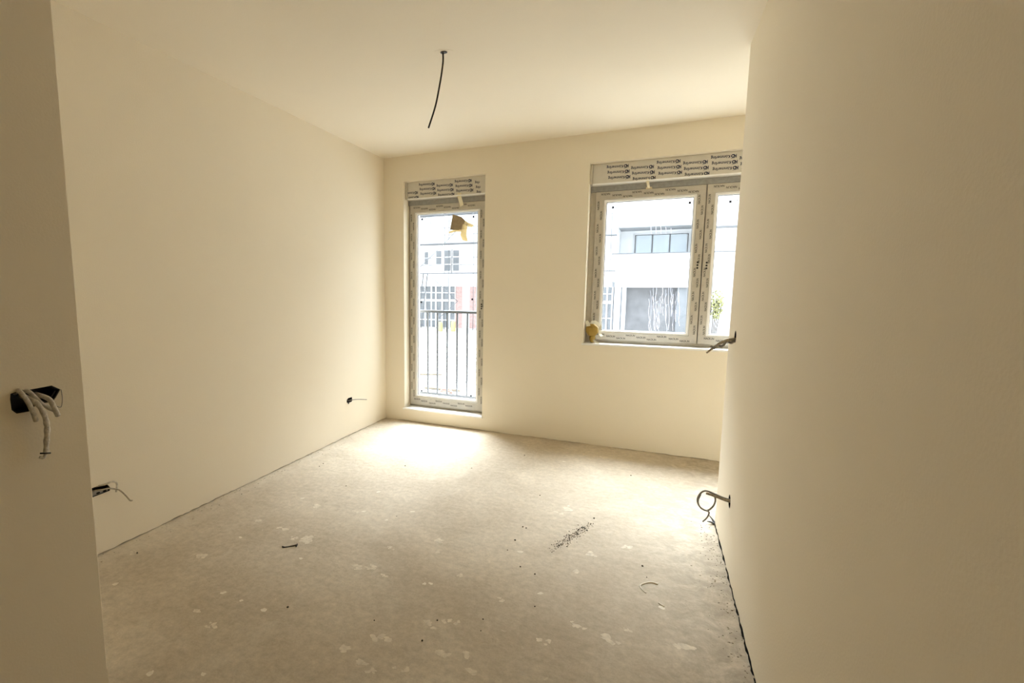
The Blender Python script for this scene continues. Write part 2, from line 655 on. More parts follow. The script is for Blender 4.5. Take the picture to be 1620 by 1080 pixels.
# dried plaster splashes on the screed: (x, y, px radius in the photograph ~ cm)
SPL = [(0.856, -2.266, 33), (0.781, -2.29, 14), (0.479, -2.615, 18), (0.815, -2.92, 14), (1.294, -2.165, 12), (1.5, -1.994, 30),
       (1.592, -2.741, 20), (1.732, -2.594, 18), (1.582, -2.88, 16), (1.747, -2.848, 18), (1.647, -2.893, 12), (0.449, -2.227, 16),
       (0.511, -2.41, 7), (0.884, -1.599, 9), (0.643, -1.928, 20), (1.24, -2.387, 18), (1.294, -2.363, 18), (1.395, -2.386, 12),
       (1.623, -2.353, 6), (1.595, -2.365, 6), (0.944, -3.22, 9), (1.118, -3.147, 5), (0.134, -2.744, 10), (1.128, -1.912, 5),
       (0.492, -1.882, 7), (1.215, -1.756, 8), (0.918, -1.897, 12), (0.81, -2.793, 8), (1.058, -2.805, 8), (0.933, -2.962, 14),
       (1.491, -2.841, 18), (0.928, -2.798, 5), (0.315, -2.946, 8), (0.951, -1.876, 8), (0.941, -2.434, 7), (0.662, -2.243, 20),
       (2.427, -1.651, 16), (2.258, -1.797, 20), (2.069, -1.319, 26), (2.033, -1.407, 16), (2.223, -1.977, 14), (1.926, -1.922, 9),
       (1.944, -2.325, 12), (2.175, -2.505, 16), (1.844, -2.722, 18), (1.717, -2.234, 10), (1.548, -2.101, 12),
       (2.587, -2.096, 8), (2.653, -2.31, 20), (2.394, -2.392, 24), (2.456, -2.305, 12), (1.909, -0.512, 8), (2.161, -0.275, 6),
       (2.268, -2.359, 14), (1.822, -2.537, 22), (1.971, -2.752, 14), (2.097, -2.213, 8), (1.925, -2.679, 16)]


def blob(cx, cy_, r, n=14, stretch=1.0, rot=0.0, rough=0.35):
    ph = [random.uniform(0, 6.28) for _ in range(4)]
    pts = []
    for k in range(n):
        a = 2 * math.pi * k / n
        q = 0.45 * math.sin(a + ph[0]) + 0.35 * math.sin(2 * a + ph[1]) + 0.25 * math.sin(3 * a + ph[2]) + 0.2 * math.sin(5 * a + ph[3])
        rr = r * max(0.35, 1 + rough * q + random.uniform(-0.08, 0.08))
        x, y = rr * math.cos(a) * stretch, rr * math.sin(a)
        pts.append((cx + x * math.cos(rot) - y * math.sin(rot), cy_ + x * math.sin(rot) + y * math.cos(rot)))
    return pts


def thin_splat_mat():
    """thin dried plaster smeared over the screed, patchy"""
    m = mat('thin_plaster_smear', (0.68, 0.61, 0.49, 1), 0.95, 0.14, 45)
    return m


THIN = thin_splat_mat()
for (x, y, r) in SPL:
    rad = 0.0011 * r + 0.003
    m = MB()
    if r > 9:
        for q in range(5):
            dx, dy = random.gauss(0, rad * 0.6), random.gauss(0, rad * 0.4)
            m.prism(blob(x + dx, y + dy, rad * random.uniform(0.22, 0.55), 16, random.uniform(1.0, 1.7), random.uniform(-0.6, 0.9), 0.6), 2, -0.0005, 0.0002 + 0.00008 * q)
    else:
        m.prism(blob(x, y, rad * 0.8, 16, random.uniform(1.0, 1.6), random.uniform(-0.6, 0.9), 0.5), 2, -0.0005, 0.0005)
    part(m, 'plaster_splash', THIN if r > 9 else SPLAT, fl)
rg = MB()
rg.tube([(2.576, -1.928, 0.001), (2.547, -1.925, 0.001), (2.516, -1.95, 0.001), (2.501, -1.974, 0.001), (2.509, -1.998, 0.001), (2.527, -2.019, 0.001)],
        lambda t: 0.0045 * (1.15 - 0.6 * t), 6)
part(rg, 'plaster_curl', SPLAT, fl, 0, 'pale hook-shaped plaster trail')
rg = MB()
rg.tube([(2.579, -2.071, 0.001), (2.588, -2.08, 0.001), (2.600, -2.086, 0.001)], 0.004, 6)
part(rg, 'plaster_curl', SPLAT, fl)

# ------------------------------------------------------------------ windows
WORD = 'NACK.IN'


def frame_print(mb, x0, x1, z0, z1, side, y):
    """staggered film lettering along one sash rail"""
    if side in ('top', 'bottom'):
        n, step = 0, 0.083
        t = x0 + 0.05
        zc = (z0 + z1) / 2
        while t < x1 - 0.04:
            put_text(mb, WORD, t + random.uniform(-0.004, 0.004), y, zc + (0.014, 0.0, -0.014)[n % 3] * (1 if side == 'bottom' else 1),
                     0.022, math.pi if side == 'top' else 0.0, 0.8)
            t += step if n % 3 != 2 else step * 0.92
            n += 1
    else:
        n = 0
        t = z0 + 0.05
        xc = (x0 + x1) / 2
        while t < z1 - 0.05:
            put_text(mb, WORD, xc + (0.012, -0.012)[n % 2], y, t, 0.022, math.pi / 2, 0.8)
            t += 0.082 if n % 2 == 0 else 0.105
            n += 1


def make_sash(root, ox0, ox1, oz0, oz1, ix0, ix1, iz0, iz1, holes=(), logo=False, drips=False):
    """one casement: profile, printed film, glazing bead, pane"""
    y0, y1 = 0.098, 0.165
    s = part(MB().ring(ox0, ox1, oz0, oz1, (ix0 - ox0, ox1 - ix1, iz0 - oz0, oz1 - iz1), y0, y1), 'sash', FILM, root, 0.005)
    pr = MB()
    yy = y0 - 0.0006
    frame_print(pr, ox0 + 0.03, ox1 - 0.03, oz0 + 0.004, iz0 - 0.002, 'bottom', yy)
    frame_print(pr, ox0 + 0.03, ox1 - 0.03, iz1 + 0.002, oz1 - 0.004, 'top', yy)
    frame_print(pr, ox0 + 0.005, ix0, oz0 + 0.06, oz1 - 0.06, 'left', yy)
    frame_print(pr, ix1, ox1 - 0.005, oz0 + 0.06, oz1 - 0.06, 'right', yy)
    part(pr, 'film_lettering', INKG, s, 0, 'small grey lettering printed on the film')
    bw = 0.019
    bd = part(MB().ring(ix0, ix1, iz0, iz1, bw, 0.108, 0.14), 'glazing_bead', PVC, root, 0.003)
    part(MB().ring(ix0 + bw, ix1 - bw, iz0 + bw, iz1 - bw, 0.005, 0.118, 0.138), 'rubber_seal', GREYSTRIP, bd)
    pane = part(MB().box(ix0 + bw - 0.004, ix1 - bw + 0.004, 0.138, 0.144, iz0 + bw - 0.004, iz1 - bw + 0.004), 'pane', GLASS, root)
    gx0, gx1, gz0, gz1 = ix0 + bw, ix1 - bw, iz0 + bw, iz1 - bw
    if holes:
        for hx, hz in holes:
            d = MB()
            disc_y(d, hx, y0 - 0.0003, hz, 0.0075, 10)
            part(d, 'handle_hole', BLACK, s)
    return pane, (gx0, gx1, gz0, gz1)


def spacer_dots(pane, pts):
    for x, z in pts:
        d = MB().box(x - 0.009, x + 0.009, 0.1355, 0.138, z - 0.009, z + 0.009)
        part(d, 'cork_pad', BLACK, pane)


def shutter_box(root, x0, x1, zb, zt, rows):
    b = part(MB().box(x0 + 0.018, x1, 0.048, 0.34, zb, zt), 'shutter_box', BOXFILM, root, 0.004)
    part(MB().box(x0, x0 + 0.018, 0.030, 0.34, zb + 0.004, zt), 'end_cap', FILM, root, 0.003)
    part(MB().box(x0 + 0.02, x1, 0.042, 0.0485, zb, zb + 0.012), 'box_lip', PVC, root, 0.002)
    m = MB()
    y = 0.0475
    col = 0
    x = x0 + rows[0]
    while x < x1 + 0.05:
        off = 0.0 if col % 2 else 0.020
        for r in range(3):
            z = zt - 0.034 - off * 0.9 - r * 0.043 - (0.006 if col % 2 == 0 else 0)
            if z < zb + 0.022:
                continue
            jx = x - r * -0.008
            if jx + 0.09 > x1 or jx - 0.09 < x0 + 0.012:
                if jx - 0.09 < x0 + 0.012 and jx + 0.06 > x0 + 0.1:
                    put_text(m, 'K\u00f6mm', jx + 0.012, y, z, 0.031, math.pi, 0.82)
                    logo(m, jx + 0.068, y, z)
                elif jx < x1 - 0.02:
                    put_text(m, 'rling', jx - 0.045, y, z, 0.031, math.pi, 0.82)
                continue
            put_text(m, 'K\u00f6mmerling', jx - 0.018, y, z, 0.031, math.pi, 0.82)
            logo(m, jx + 0.068, y, z)
        x += 0.187
        col += 1
    part(m, 'film_lettering', INK, b, 0, 'dark blue upside-down brand lettering on film')


def logo(m, x, y, z):
    """round K mark: an open ring with a solid K beside it"""
    n = 12
    r0, r1 = 0.006, 0.0125
    v, f = [], []
    for k in range(n):
        a = 2 * math.pi * k / n
        v += [(x - 0.006 + r0 * math.cos(a), y, z + r0 * math.sin(a)), (x - 0.006 + r1 * math.cos(a), y, z + r1 * math.sin(a))]
    for k in range(n):
        j = (k + 1) % n
        f.append((2 * k, 2 * k + 1, 2 * j + 1, 2 * j))
    m.add(v, f)
    put_text(m, 'K', x + 0.009, y - 0.0002, z, 0.036, math.pi, 0.9)
    m.add([(x + 0.006, y, z - 0.012), (x + 0.006, y, z - 0.015), (x - 0.018, y, z - 0.019), (x - 0.018, y, z - 0.0165)], [(0, 1, 2, 3)])


# glazed balcony door
w1 = empty('window_1', (0.636, 0.1, DZ0), 'narrow floor-length glazed door with lettered film still on its frame', None, None, 'structure')
part(MB().ring(DX0 + 0.001, DX1 - 0.001, DZ0 + 0.004, 2.197, (0.034, 0.034, 0.036, 0.05), 0.12, 0.19), 'frame', FILM, w1, 0.003)
pane1, g1 = make_sash(w1, 0.236, 1.034, 0.158, 2.150, 0.292, 0.966, 0.236, 2.082,
                      [(0.998, 1.195), (0.998, 1.175), (0.998, 1.155)])
spacer_dots(pane1, [(0.351, 2.021), (0.893, 2.016), (0.343, 1.205), (0.89, 1.24), (0.347, 0.297), (0.889, 0.296)])
shutter_box(w1, DX0 + 0.001, DX1 - 0.001, 2.198, DZ1 - 0.001, (0.035,))
part(MB().box(DX0 - 0.012, DX1 + 0.004, -0.016, 0.35, DZ0 - 0.012, DZ0 + 0.003), 'sill', SILL, w1, 0.002)
part(MB().box(DX0 + 0.002, DX1 - 0.002, 0.10, 0.122, 2.152, 2.198), 'sealing_strip', GREYSTRIP, w1)

# two-casement window
w2 = empty('window_2', (2.82, 0.1, WZ0), 'two-casement white window with lettered film, partly hidden by the right wall', None, None, 'structure')
part(MB().ring(WX0 + 0.001, WX1 - 0.001, WZ0 + 0.004, 2.200, (0.05, 0.05, 0.04, 0.06), 0.12, 0.19), 'frame', FILM, w2, 0.003)
part(MB().box(2.79, 2.85, 0.125, 0.19, 0.92, 2.145), 'mullion', FILM, w2)
pane2, g2 = make_sash(w2, 2.000, 2.817, 0.912, 2.150, 2.066, 2.757, 0.972, 2.084, [(2.789, 1.557), (2.789, 1.535), (2.789, 1.513)])
pane3, g3 = make_sash(w2, 2.823, 3.640, 0.912, 2.150, 2.880, 3.580, 0.972, 2.084, [(2.852, 1.553), (2.852, 1.531), (2.852, 1.509)])
spacer_dots(pane2, [(2.136, 2.024), (2.709, 2.025)])
spacer_dots(pane3, [(2.987, 2.014)])
for pn, bx in ((pane2, 2.152), (pane3, 3.003)):
    sm = MB()
    for k in range(6):
        sm.box(bx + k * 0.0085, bx + k * 0.0085 + 0.006, 0.1355, 0.138, 2.017, 2.017 + 0.006 + 0.004 * (k % 2))
    part(sm, 'pane_stamp', INKG, pn, 0, 'tiny grey maker stamp on the glass')
shutter_box(w2, WX0 + 0.001, WX1 - 0.001, 2.198, WZ1 - 0.001, (0.02,))
part(MB().box(WX0 - 0.012, WX1 + 0.012, -0.016, 0.35, WZ0 - 0.012, WZ0 + 0.003), 'sill', SILL, w2, 0.002)
part(MB().box(WX0 + 0.002, WX1 - 0.002, 0.10, 0.122, 2.152, 2.198), 'sealing_strip', GREYSTRIP, w2)
# whitewash running down the outside of the big pane
for k in range(24):
    x = 2.455 + 0.0095 * k + random.uniform(-0.006, 0.006)
    zt = random.uniform(1.22, 1.43)
    zb = max(1.0, zt - random.uniform(0.10, 0.42))
    pts = []
    n = 7
    for i in range(n):
        t = i / (n - 1)
        pts.append((x + 0.05 * t * (zt - zb) + random.uniform(-0.005, 0.005), 0.1450, zt + (zb - zt) * t))
    wdt = random.uniform(0.0010, 0.0024)
    m = MB()
    m.tube(pts, lambda t, w=wdt: w * (0.5 + 0.8 * t if t < 0.7 else 1.0), 5, True, 2)
    part(m, 'whitewash_drip', DRIP, pane2)
for k in range(5):
    x = 2.435 + 0.037 * k
    m = MB().tube([(x, 0.1452, 1.875 - 0.01 * k % 2), (x + 0.003, 0.1452, 1.83), (x + 0.006, 0.1452, 1.79)], 0.0028, 5, True, 3)
    part(m, 'whitewash_drip', DRIP, pane2)

# ------------------------------------------------------------------ loose things at the windows
# card stuck to the door glass
cd = empty('cardboard_scrap', (0.74, 0.13, 1.89), 'beige cardboard square taped near the top of the glazed door', 'cardboard')
part(MB().prism([(0.69, 2.044), (0.745, 2.030), (0.781, 2.017), (0.82, 1.98), (0.80, 1.891), (0.664, 1.902)], 1, 0.110, 0.114), 'card', CARD, cd)
tp = MB()


def ribbon(mb, pts, w, thick=0.001):
    """bent strip: list of (point, half-width direction)"""
    v, f = [], []
    for p, d in pts:
        p, d = Vector(p), Vector(d).normalized() * (w / 2)
        v += [p - d, p + d, p - d + Vector((0, thick, 0)), p + d + Vector((0, thick, 0))]
    for i in range(len(pts) - 1):
        a, b = 4 * i, 4 * i + 4
        f += [(a, a + 1, b + 1, b), (a + 2, b + 2, b + 3, a + 3), (a, b, b + 2, a + 2), (a + 1, a + 3, b + 3, b + 1)]
    e = 4 * (len(pts) - 1)
    f += [(0, 2, 3, 1), (e, e + 1, e + 3, e + 2)]
    mb.add(v, f)


ribbon(tp, [((0.815, 0.108, 1.965), (0.4, 0, 1)), ((0.845, 0.095, 1.945), (0.5, 0.2, 1)), ((0.872, 0.11, 1.935), (0.6, 0, 0.9)), ((0.892, 0.125, 1.927), (0.5, 0, 0.4))], 0.032)
part(tp, 'tape', TAPE, cd)
tp = MB()
ribbon(tp, [((0.822, 0.109, 1.955), (1, 0, 0.3)), ((0.815, 0.10, 1.90), (1, 0, 0.1)), ((0.800, 0.112, 1.85), (1, 0.2, 0)), ((0.818, 0.12, 1.792), (1, 0, -0.2))], 0.058)
part(tp, 'tape', TAPE, cd)
tp = MB()
ribbon(tp, [((0.79, 0.108, 1.888), (0.2, 0, 1)), ((0.72, 0.112, 1.892), (0.1, 0, 1)), ((0.645, 0.13, 1.880), (0.1, 0, 1))], 0.022)
part(tp, 'tape', TAPE, cd)

t1 = MB()
ribbon(t1, [((0.783, 0.0465, 2.225), (1, 0, 0)), ((0.785, 0.0405, 2.19), (1, 0, 0.1)), ((0.789, 0.07, 2.150), (1, 0, 0.2)), ((0.790, 0.094, 2.115), (1, 0, 0.4))], 0.038)
t1o = t1.build('masking_tape', TAPE)
place_origin(t1o, (0.783, 0.045, 2.19))
tag(t1o, 'cream tape strip dangling from the shutter box above the glazed door', 'tape')
t1 = MB()
ribbon(t1, [((2.395, 0.0465, 2.215), (1, 0, 0)), ((2.397, 0.0405, 2.19), (1, 0, 0)), ((2.402, 0.055, 2.165), (1, 0, 0.1)), ((2.406, 0.075, 2.148), (1, 0, 0))], 0.020)
ribbon(t1, [((2.385, 0.075, 2.150), (0, 0, 1)), ((2.408, 0.074, 2.151), (0, 0, 1)), ((2.430, 0.078, 2.150), (0, 0, 1))], 0.016)
t1o = t1.build('masking_tape', TAPE)
place_origin(t1o, (2.395, 0.045, 2.19))
tag(t1o, 'small cream tape tag under the shutter box of the two-casement window', 'tape')

# yellow wrapped lump in the window corner
yl = empty('yellow_wrapped_lump', (2.025, 0.06, WZ0 + 0.003), 'yellow crumpled lump with milky film in the lower corner of the window', 'packaging')


def facet(cx, cy_, cz_, rx, ry, rz, seed, rough=0.16, rings=5, segs=9):
    rnd = random.Random(seed)
    v = [(cx, cy_, cz_ + rz)]
    for i in range(1, rings):
        th = math.pi * i / rings
        for k in range(segs):
            a = 2 * math.pi * k / segs
            q = 1 + rnd.uniform(-rough, rough)
            v.append((cx + rx * q * math.sin(th) * math.cos(a), cy_ + ry * q * math.sin(th) * math.sin(a), cz_ + rz * q * math.cos(th)))
    v.append((cx, cy_, cz_ - rz))
    f = [(0, 1 + k, 1 + (k + 1) % segs) for k in range(segs)]
    for i in range(rings - 2):
        for k in range(segs):
            a, b = 1 + i * segs + k, 1 + i * segs + (k + 1) % segs
            f.append((a, a + segs, b + segs, b))
    e = len(v) - 1
    o = 1 + (rings - 2) * segs
    f += [(e, o + (k + 1) % segs, o + k) for k in range(segs)]
    return v, f


m = MB()
m.add(*facet(2.020, 0.045, 1.000, 0.056, 0.036, 0.058, 3, 0.14))
part(m, 'body', YELLOW, yl)
m = MB()
m.add(*facet(2.022, 0.05, 0.923, 0.026, 0.024, 0.038, 5, 0.1))
part(m, 'neck', YELLOW, yl)
m = MB()
ribbon(m, [((2.005, 0.02, 1.062), (0.6, 0, 0.9)), ((2.040, 0.014, 1.066), (0.2, 0, 1)), ((2.075, 0.02, 1.046), (0.1, 0, 1)), ((2.094, 0.04, 1.025), (0.4, 0, 0.9))], 0.030)
part(m, 'film_flap', CLEARFILM, yl)
m = MB()
ribbon(m, [((2.085, 0.03, 1.040), (1, 0, 0.1)), ((2.083, 0.02, 1.0), (1, 0, 0)), ((2.086, 0.025, 0.965), (1, 0, 0.2)), ((2.100, 0.05, 0.945), (1, 0, 0.4))], 0.022)
part(m, 'film_flap', CLEARFILM, yl)
m = MB()
ribbon(m, [((1.968, 0.03, 1.072), (1, 0, 0.6)), ((1.985, 0.02, 1.050), (1, 0, 0.4)), ((1.992, 0.014, 1.03), (1, 0, 0.2))], 0.03)
part(m, 'film_flap', CLEARFILM, yl)
m = MB()
ribbon(m, [((2.035, 0.03, 0.912), (0.5, 0, 0.8)), ((2.055, 0.01, 0.900), (0.3, 0, 0.9)), ((2.085, -0.005, 0.8885), (0.1, 0.6, 0.5))], 0.016)
part(m, 'film_flap', CLEARFILM, yl)

# ------------------------------------------------------------------ electrical boxes and cables
eb = empty('electrical_box', (XN, -3.456, 0.997), 'double black wall box with thick plaster-smeared cables on the shaded near wall', 'electrical box', 'wall boxes')


def inset(poly, d):
    cx = sum(p[0] for p in poly) / len(poly)
    cz = sum(p[1] for p in poly) / len(poly)
    out = []
    for p in poly:
        v = Vector((p[0] - cx, p[1] - cz))
        out.append((cx + v.x * (1 - d), cz + v.y * (1 - d)))
    return out


def liner(poly, xf, xb, d=0.06):
    """open plastic cup lining a hole: outer lip at xf, bottom at xb"""
    n = len(poly)
    inner = inset(poly, d)
    outer = inset(poly, 0.012)
    v = [(xf, *p) for p in outer] + [(xf, *p) for p in inner] + [(xb, *p) for p in inner]
    f = [(i, (i + 1) % n, n + (i + 1) % n, n + i) for i in range(n)]
    f += [(n + i, n + (i + 1) % n, 2 * n + (i + 1) % n, 2 * n + i) for i in range(n)]
    f.append(tuple(range(2 * n, 3 * n)))
    return MB().add(v, f)


part(liner(near_hole, XN - 0.001, XN - 0.047), 'box_liner', BLACK, eb)
part(MB().tube([(0.87, -3.492, 1.050), (0.905, -3.498, 1.060), (0.93, -3.492, 1.030), (0.932, -3.484, 1.001), (0.925, -3.475, 0.972)], 0.0062, 9), 'cable', CABLEW, eb)
part(MB().tube([(0.87, -3.480, 1.050), (0.912, -3.481, 1.056), (0.922, -3.470, 1.037), (0.925, -3.457, 1.016), (0.93, -3.441, 1.000), (0.945, -3.430, 0.990)], 0.0058, 9), 'cable', CABLEW, eb)
part(MB().tube([(0.885, -3.452, 1.040), (0.94, -3.447, 1.030), (0.945, -3.439, 1.007), (0.94, -3.428, 0.977)], 0.0068, 9), 'cable', CABLEW, eb)
c3 = part(MB().tube([(0.875, -3.482, 1.042), (0.93, -3.477, 1.028), (0.94, -3.464, 0.999), (0.938, -3.457, 0.965), (0.934, -3.455, 0.941), (0.930, -3.457, 0.908), (0.928, -3.460, 0.872)],
               lambda t: 0.0070 + 0.0008 * math.sin(t * 40), 10), 'cable', CABLEW, eb)
part(MB().tube([(0.935, -3.478, 0.880), (0.939, -3.466, 0.877), (0.936, -3.453, 0.873)], 0.0022, 6), 'cable_tie', BLACK, c3)
part(MB().tube([(0.927, -3.460, 0.872), (0.925, -3.466, 0.862), (0.922, -3.474, 0.866)], 0.0042, 7), 'cable_end', CABLEW, c3)
part(MB().tube([(0.902, -3.395, 1.044), (0.906, -3.396, 1.018), (0.903, -3.400, 0.992), (0.9005, -3.414, 1.000)], 0.0011, 5), 'plaster_burr', CABLEG, eb)
part(MB().prism([(-3.412, 1.024), (-3.402, 1.040), (-3.396, 1.030), (-3.405, 1.016)], 0, 0.880, 0.886), 'box_tab', CABLEG, eb)

eb2 = empty('electrical_box', (0.0, -2.80, 0.309), 'black wall box with pale curling wires beside the shaded near wall', 'electrical box', 'wall boxes')
part(liner(left_hole, -0.001, -0.047), 'box_liner', BLACK, eb2)
part(MB().prism([(-2.838, 0.311), (-2.763, 0.312), (-2.760, 0.324), (-2.838, 0.337)], 0, -0.018, -0.008), 'mounting_strap', CABLEG, eb2)
for yy_, zz_ in ((-2.808, 0.319), (-2.777, 0.317)):
    part(MB().prism(circ(yy_, zz_, 0.009, 10, 0.6), 0, -0.009, -0.006), 'strap_hole', BLACK, eb2)
part(MB().tube([(-0.03, -2.815, 0.350), (0.02, -2.800, 0.362), (0.04, -2.786, 0.369), (0.045, -2.768, 0.371), (0.045, -2.752, 0.363), (0.042, -2.745, 0.345), (0.04, -2.747, 0.325), (0.04, -2.750, 0.309)], 0.0046, 8), 'wire', CABLEW, eb2)
part(MB().tube([(-0.03, -2.835, 0.330), (0.02, -2.828, 0.345), (0.04, -2.813, 0.347), (0.045, -2.786, 0.343), (0.045, -2.755, 0.327), (0.043, -2.732, 0.310), (0.04, -2.703, 0.269), (0.04, -2.685, 0.238), (0.042, -2.674, 0.232)], 0.0036, 8), 'wire', TAN, eb2)

eb3 = empty('electrical_box', (0.0, -0.645, 0.306), 'small black wall box with one thin grey wire near the far left corner', 'electrical box', 'wall boxes')
part(liner(far_hole, -0.001, -0.047), 'box_liner', BLACK, eb3)
part(MB().tube([(-0.03, -0.655, 0.322), (0.02, -0.66, 0.334), (0.05, -0.62, 0.335), (0.07, -0.55, 0.323), (0.085, -0.492, 0.310)], 0.0042, 8), 'wire', CABLEG, eb3)
part(MB().tube([(-0.03, -0.68, 0.33), (0.012, -0.676, 0.318), (0.006, -0.672, 0.300)], 0.004, 6), 'wire', BLACK, eb3)

eb4 = empty('electrical_box', (XR, -1.383, 1.075), 'wall box with twisted grey-brown cable high on the right wall', 'electrical box', 'wall boxes')
part(liner(circ(-1.383, 1.107, 0.032), XR + 0.001, XR + 0.047), 'box_liner', BLACK, eb4)
A = [(2.91, -1.388, 1.098), (2.872, -1.388, 1.092), (2.845, -1.385, 1.086), (2.815, -1.382, 1.070), (2.790, -1.380, 1.048), (2.757, -1.378, 1.016)]
part(MB().tube(A, lambda t: 0.0088 * (1.1 - 0.55 * t), 8), 'cable', TAN, eb4)
B = []
for i in range(22):
    t = i / 21
    p = Vector((2.895 - 0.105 * t, -1.386, 1.093 - 0.035 * t - 0.012 * t * t))
    B.append(p + Vector((0, 0.0075 * math.cos(t * 16), 0.0075 * math.sin(t * 16))))
B += [Vector((2.775, -1.384, 1.052))]
part(MB().tube(B, 0.0060, 7, True, 2), 'cable', CABLEG, eb4)

eb5 = empty('electrical_box', (XR, -1.592, 0.282), 'wall box with grey cable looped into a ring low on the right wall', 'electrical box', 'wall boxes')
part(liner(circ(-1.592, 0.316, 0.034), XR + 0.001, XR + 0.047), 'box_liner', BLACK, eb5)
part(MB().tube([(2.92, -1.600, 0.321), (2.880, -1.608, 0.325), (2.844, -1.61, 0.332), (2.812, -1.61, 0.340), (2.776, -1.608, 0.346)], lambda t: 0.0105 - 0.0048 * t, 8), 'cable', TAN, eb5)
part(MB().tube([(2.90, -1.602, 0.326), (2.850, -1.612, 0.338), (2.812, -1.612, 0.350), (2.774, -1.612, 0.359), (2.752, -1.612, 0.342), (2.741, -1.610, 0.307), (2.752, -1.608, 0.273), (2.783, -1.606, 0.256),
                (2.808, -1.606, 0.279), (2.819, -1.604, 0.311), (2.815, -1.602, 0.338)], 0.0044, 8), 'wire', CABLEG, eb5)
part(MB().tube([(2.753, -1.613, 0.340), (2.744, -1.614, 0.300), (2.757, -1.612, 0.267), (2.790, -1.610, 0.255), (2.795, -1.61, 0.247), (2.788, -1.61, 0.222), (2.770, -1.612, 0.198)], 0.0036, 8), 'wire', CABLEG, eb5)

lc = empty('ceiling_cable', (1.393, -1.722, H), 'dark lamp cable hanging bare from the ceiling', 'cable')
part(MB().tube([(1.393, -1.722, 2.602), (1.394, -1.722, 2.552), (1.385, -1.722, 2.488), (1.368, -1.722, 2.404), (1.348, -1.722, 2.325), (1.308, -1.722, 2.221)], 0.0048, 8), 'cable', CABLEB, lc)
m = MB()
m.prism(blob(1.397, -1.722, 0.013, 12, 1.3, 0.2, 0.25), 2, 2.594, 2.6005)
part(m, 'conduit_collar', CABLEB, lc)
m = MB()
m.prism(blob(1.394, -1.722, 0.034, 14, 1.3, 0.2, 0.3), 2, 2.5988, 2.6005)
part(m, 'plaster_scar', CEIL, lc)

# ------------------------------------------------------------------ grit on the floor
CR = [(1.141, -2.75), (1.518, -2.669), (0.154, -2.74), (0.823, -1.112), (0.633, -1.607), (0.088, -2.0), (1.162, -1.848),
      (0.229, -1.333), (0.238, -1.39), (1.752, -2.563), (1.876, -1.662), (1.897, -1.668), (1.875, -1.821), (1.865, -1.934), (1.964, -2.052),
      (2.042, -2.083), (2.507, -1.799), (2.528, -1.891), (1.934, -2.547), (2.095, -2.314), (2.234, -1.387), (1.3, -0.944),
      (2.403, -0.596), (1.594, -0.504), (1.874, -1.207), (1.746, -2.69), (1.92, -2.48)]
cv, cf = facet(0, 0, 0, 0.0075, 0.0055, 0.0045, 11, 0.3, 4, 6)
crumb_me = MB().add(cv, cf).mesh('grit_crumb')
crumb_me.materials.append(CRUMB)
for x, y in CR:
    o = bpy.data.objects.new('grit_crumb', crumb_me)
    COL.objects.link(o)
    o.location = (x, y, 0.002)
    s = random.uniform(0.4, 0.85)
    o.scale = (s, s, s)
    o.rotation_euler = (0, 0, random.uniform(0, 6))
    tag(o, 'single dark grit crumb lying on the concrete floor', 'grit', 'grit crumbs on the floor')

# smear of crumbled soil, dense in the middle
m = MB()
for k in range(420):
    t = random.betavariate(2.2, 2.2)
    x = 2.065 + (2.235 - 2.065) * t + random.gauss(0, 0.014)
    y = -1.87 + (-1.42 + 1.87) * t + random.gauss(0, 0.012)
    s = random.uniform(0.10, 0.42) * (1.0 if random.random() < 0.94 else 1.7)
    v = [(x + p[0] * s, y + p[1] * s, 0.0012 * 1 + p[2] * s) for p in facet(0, 0, 0, 0.007, 0.006, 0.003, k, 0.3, 3, 5)[0]]
    m.add(v, facet(0, 0, 0, 0.007, 0.006, 0.003, k, 0.3, 3, 5)[1])
so = m.build('soil_crumbs', CRUMB)
place_origin(so, (2.15, -1.64, 0))
tag(so, 'streak of dark crumbled soil across the concrete floor', 'dirt', None, 'stuff')
m = MB()
for k in range(420):
    if k % 3:
        y = random.uniform(-3.2, YR)
        x = XR - abs(random.gauss(0, 0.05)) - 0.004
    else:
        y = random.uniform(-3.1, -0.1)
        x = abs(random.gauss(0, 0.04)) + 0.004
    s = random.uniform(0.15, 0.55)
    fv, ff = facet(0, 0, 0, 0.008, 0.006, 0.0035, k, 0.35, 3, 5)
    m.add([(x + p[0] * s, y + p[1] * s, 0.001 + p[2] * s) for p in fv], ff)
so = m.build('plaster_dust', TAN)
place_origin(so, (2.8, -2.0, 0))
tag(so, 'fine plaster grit gathered along the foot of the walls', 'dust', None, 'stuff')
tw = MB()
tw.tube([(0.785, -2.392, 0.004), (0.800, -2.388, 0.003), (0.822, -2.368, 0.003), (0.845, -2.346, 0.004)], lambda t: 0.0018 + 0.0022 * abs(2 * t - 1), 6)
tw.tube([(0.836, -2.336, 0.003), (0.845, -2.346, 0.004), (0.850, -2.362, 0.003)], 0.0028, 6)
two = tw.build('wire_scrap', CABLEB)
place_origin(two, (0.815, -2.37, 0))
tag(two, 'short dark twisted wire scrap beside pale plaster splashes on the floor', 'wire scrap')
# torn strip of edge foam sticking up at the foot of the right wall
ef = MB()
ef.tube([(2.878, -1.165, 0.004), (2.866, -1.150, 0.020), (2.850, -1.135, 0.034)], lambda t: 0.007 * (1.1 - 0.8 * t), 6)
ef.tube([(2.876, -1.175, 0.004), (2.858, -1.176, 0.012), (2.838, -1.180, 0.014)], lambda t: 0.007 * (1.1 - 0.8 * t), 6)
efo = ef.build('foam_scrap', STEEL)
place_origin(efo, (2.876, -1.17, 0))
tag(efo, 'torn dark foam strip curling at the foot of the right wall corner', 'scrap')

